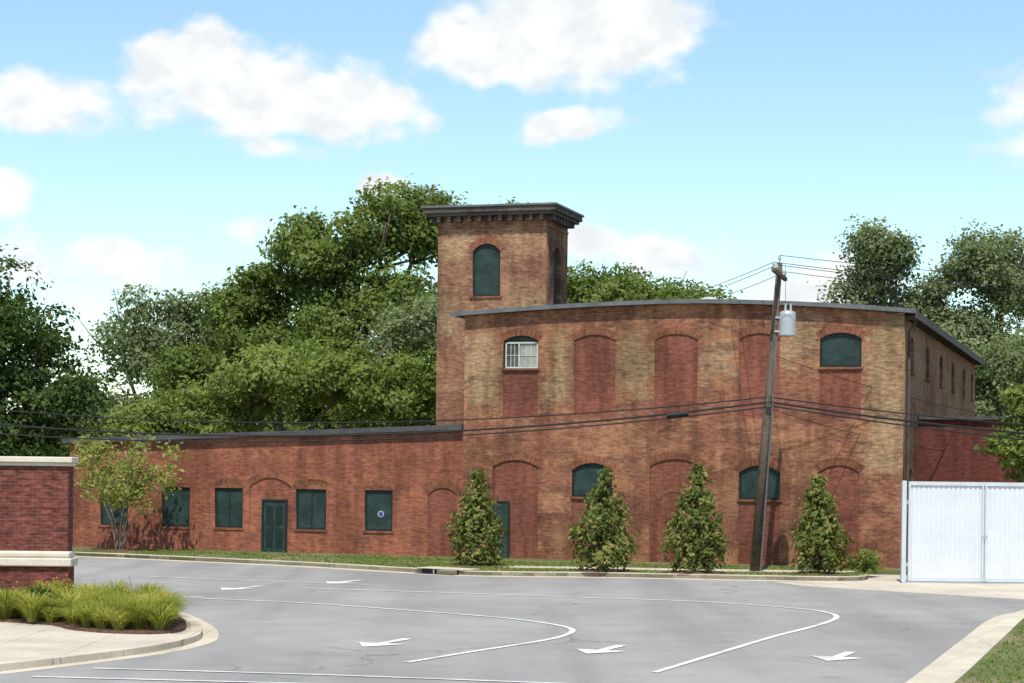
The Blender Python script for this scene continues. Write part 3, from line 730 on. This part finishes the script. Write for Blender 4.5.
rng=np.random.default_rng(31); cs=[]
while len(cs)<2600:
    y=28+rng.random()*15; x=7+rng.random()*5
    if x-(7.2+(y-31.7)*.335)<.05 : continue
    cs.append((x,y,.1))
blades('lawn_grass',cs,7,.07,.012,M_leafY,.05,.2,32)
cs=[]
while len(cs)<5000:
    i=int(rng.integers(10,len(KL)-8)); p=Vector(KL[i]).lerp(Vector(KL[i+1]),rng.random()); off=.35+rng.random()*6.5
    if p.x>-1 and 2.3<off<3.9: continue
    cs.append((p.x+off*.30+rng.normal()*.1,p.y+off*.95,.115))
blades('verge_grass',cs,5,.08,.03,M_leafY,.07,.2,33)

# ------------------------------------------------------------------ background trees
def B(x,y,z,r,rz=None): return (x,y,z,r,r,rz or r)
tree('dark_oak_tree',(-22.5,88,0),[B(-23.2,88,8.3,4.0,4.0),B(-25,88,4.5,4.6,3.6),B(-20.4,88,6.4,2.6,3),B(-21,87,3.4,3.2,2.6)],M_leafD,1300,22,.32,.16,1,.4)
tree('oak_tree',(-21,112,0),[B(-22,112,9.5,3.4,4.2),B(-18,113,10.6,2.6,3.6),B(-20,111,5.5,4.5,4),B(-15.5,112,7,3.2,4.4),B(-15.2,112,11.6,2,2.6)],M_leafL,1300,20,.38,.17,2,.35)
tree('oak_tree',(-14,104,0),[B(-14,104,10.6,2.4,3.0),B(-15.6,103,7.2,2.6,3.2),B(-12.6,103,12.0,2.4,2.4)],M_leafA,950,22,.36,.17,3,.35)
tree('oak_tree',(-8.2,102,0),[B(-9.8,102,13.9,2.9,2.8),B(-6.6,102,15.2,2.7,2.7),B(-4.6,103,15.6,1.9,2.8),B(-8.6,101,9.6,3.8,3.4),B(-5,101,10,3.2,3.6),B(-12,102,9.2,2.8,3),B(-8.8,101,5.0,3.8,2.8)],M_leafA,2500,22,.36,.17,4,.5)
tree('ash_tree',(-10.5,93,0),[B(-11.5,93,6.8,3.0,2.6),B(-7.4,92.5,7.4,2.6,3.2),B(-5,93,6.8,2.4,3.4),B(-14.5,94,5.4,2.6,2.2),B(-17.2,94,4.4,2.4,2.2)],M_leafY,1400,22,.32,.15,5,.28)
tree('ash_tree',(-4.6,94,0),[B(-5.0,94.5,9.6,1.9,2.6),B(-3.9,95,6.2,1.8,3.2)],M_leafL,420,22,.28,.14,15,.2)
tree('oak_tree',(-.5,114,0),[B(-1,114,16.4,2.3,2.4),B(1,114,13,3,3),B(-3,114,12,3,3)],M_leafA,500,20,.36,.18,6,.35)
tree('oak_tree',(6,114,0),[B(5,114,12.9,2.9,2.6),B(8.6,113,12.4,3.0,2.9),B(11.6,114,11.6,2.6,2.5),B(7,113,9,4,3)],M_leafA,1300,20,.36,.18,7,.4)
tree('oak_tree',(15,118,0),[B(14.4,118,10.6,3,2.8),B(17.6,118,9,3,3)],M_leafA,600,20,.36,.18,8,.35)
tree('pecan_tree',(23,122,0),[B(22.6,122,15.0,2.7,3.8),B(24.4,122,11.4,3.2,3.2),B(20.9,123,12.2,2.0,2.4),B(25.6,122,14.2,1.5,1.8)],M_leafL,1050,20,.38,.17,9,.4)
tree('pecan_tree',(29.5,122,0),[B(29.4,122,15.8,2.8,3.6),B(32.6,122,14.6,3.2,4),B(27.2,122,12.2,2,2.6),B(30,121,9,4.5,4)],M_leafL,1550,20,.38,.17,10,.4)
tree('pecan_tree',(26.5,108,0),[B(25.6,108,7.8,3.0,3.0),B(28.5,108,8.4,2.8,3),B(24.2,107,4.5,2.6,3)],M_leafL,1150,20,.34,.16,12,.3)
tree('redbud_tree',(17.6,67.6,0),[B(17.3,67.6,5.3,1.2,1.5),B(18.5,67.8,4.2,1.5,1.9),B(16.8,67.4,4.0,.9,1.0)],M_leafY,560,20,.16,.12,13,.10)
rng=np.random.default_rng(50); bl=[]
for k in range(66):
    x=-150+300*k/65+rng.normal()*1.2; yy=160+rng.random()*12; z=7+rng.random()*3; bl.append((x,yy,z*.55,4.6,3.5,z*.7))
C,N,v,cl=crown_points(bl,4600,12,.5,rng,5,core=.8); k=C[:,2]>-.2
quads('distant_trees',C[k],N[k],.48,v[k],M_leafA)

# ------------------------------------------------------------------ light and sky
SUN_EL=60; SUN_AZ=186
sd=Vector((math.sin(R(SUN_AZ))*math.cos(R(SUN_EL)),math.cos(R(SUN_AZ))*math.cos(R(SUN_EL)),math.sin(R(SUN_EL))))
sl_=bpy.data.lights.new('sun','SUN'); sl_.energy=5.0; sl_.angle=R(.53); sl_.color=(1,.95,.87)
so=bpy.data.objects.new('sun',sl_); so.rotation_euler=sd.to_track_quat('Z','Y').to_euler(); so.location=(0,-20,60); link(so)
w=bpy.data.worlds.new("World"); scene.world=w; w.use_nodes=True; t=NT(w.node_tree)
try:
    w.cycles.sampling_method='MANUAL'; w.cycles.sample_map_resolution=256
except Exception: pass
for n in list(t.n): t.n.remove(n)
out=t.n.new('ShaderNodeOutputWorld'); sky=t.n.new('ShaderNodeTexSky'); sky.sky_type='NISHITA'; sky.sun_disc=False
sky.sun_elevation=R(SUN_EL); sky.sun_rotation=R(SUN_AZ); sky.air_density=1.0; sky.dust_density=.15; sky.ozone_density=1.2
bg=t.n.new('ShaderNodeBackground'); t.set(bg.inputs[0],t.mix(1,sky.outputs[0],(1.16,1.25,1.17,1),'MULTIPLY')); bg.inputs[1].default_value=.15
dirv=t.coord('Generated'); sx=t.n.new('ShaderNodeSeparateXYZ'); t.set(sx.inputs[0],dirv)
az=t.math('MULTIPLY',t.math('ARCTAN2',sx.outputs[0],sx.outputs[1]),57.2958); el=t.math('MULTIPLY',t.math('ARCSINE',sx.outputs[2]),57.2958)
cv=t.n.new('ShaderNodeCombineXYZ'); t.set(cv.inputs[0],az); t.set(cv.inputs[1],el); P2=cv.outputs[0]
CL=[(-7.2,10.5,4.8,1.4,1.1),(-8.9,11.3,2.8,1.2,1.1),(-4.9,10.2,2.8,1.2,1.1),(-13.6,10.0,3.0,1.0,.9),(-6.9,9.0,1.6,.4,.65),
(1.4,12.3,4.2,1.8,1.1),(3.3,12.6,2.3,1.7,1.1),(-.9,12.1,2.2,1.4,1),(1.5,9.8,1.9,.6,.8),(-14.5,7.5,1.1,.7,.9),(14.2,10.3,1.2,1.1,.45),(14,8.9,1.3,.7,.4),
(-11.8,5.8,3.1,.9,.68),(-7.4,6.7,1.1,.5,.55),(4.2,6.2,2.2,.7,.8),(2.2,6.6,1.2,.7,.8),(8.8,5.3,2.6,.9,.75),(-3.8,8,.8,.5,.85),(14.2,13.6,1.6,.5,.7)]
mx=None
for a,b_,ra,re,wt in CL:
    q=t.vm('MULTIPLY',t.vm('SUBTRACT',P2,(a,b_,0)),(1/ra,1/re,0)); k=t.math('MULTIPLY',t.math('SUBTRACT',1.0,t.vm('LENGTH',q)),wt)
    mx=k if mx is None else t.math('SMOOTH_MAX',mx,k,.15)
gen=t.math('SUBTRACT',t.noise(P2,.06,3,.5),.56); side=t.mr(t.math('ABSOLUTE',az),18,24)
gen=t.math('ADD',t.math('MULTIPLY',gen,3),t.math('MULTIPLY',t.math('SUBTRACT',1,side),-3))
mx=t.math('MAXIMUM',mx,gen)
pv=t.mapping(P2,(1,1.4,1))
nz=t.noise(pv,.6,6,.52)
cov=t.math('ADD',mx,t.math('MULTIPLY',t.math('SUBTRACT',nz,.5),1.5))
alpha=t.mr(cov,-.03,.46)
alpha=t.math('MULTIPLY',alpha,t.mr(el,.5,4))
sh_=t.mr(t.noise(pv,.8,4,.55),.33,.6)
cc=t.mix(sh_,(.86,.90,.93,1),(1.01,1.03,1.03,1))
bg2=t.n.new('ShaderNodeBackground'); t.set(bg2.inputs[0],cc); bg2.inputs[1].default_value=1.0
ms=t.n.new('ShaderNodeMixShader'); t.set(ms.inputs[0],alpha); t.l.new(bg.outputs[0],ms.inputs[1]); t.l.new(bg2.outputs[0],ms.inputs[2]); t.l.new(ms.outputs[0],out.inputs[0])

scene.view_settings.view_transform='Standard'; scene.view_settings.look='None'; scene.view_settings.exposure=0; scene.view_settings.gamma=1
# ------------------------------------------------------------------ camera (70 mm lens, eye 3.3 m, 0.7 degree roll)
cam=bpy.data.cameras.new('camera'); cam.sensor_width=36; cam.lens=70.3; cam.shift_y=.1255; cam.clip_start=.1; cam.clip_end=6000
co=bpy.data.objects.new('camera',cam); co.matrix_world=Matrix.Translation((0,0,3.3))@Matrix.Rotation(-.012,4,'Y')@Matrix.Rotation(R(90),4,'X'); link(co)
scene.camera=co
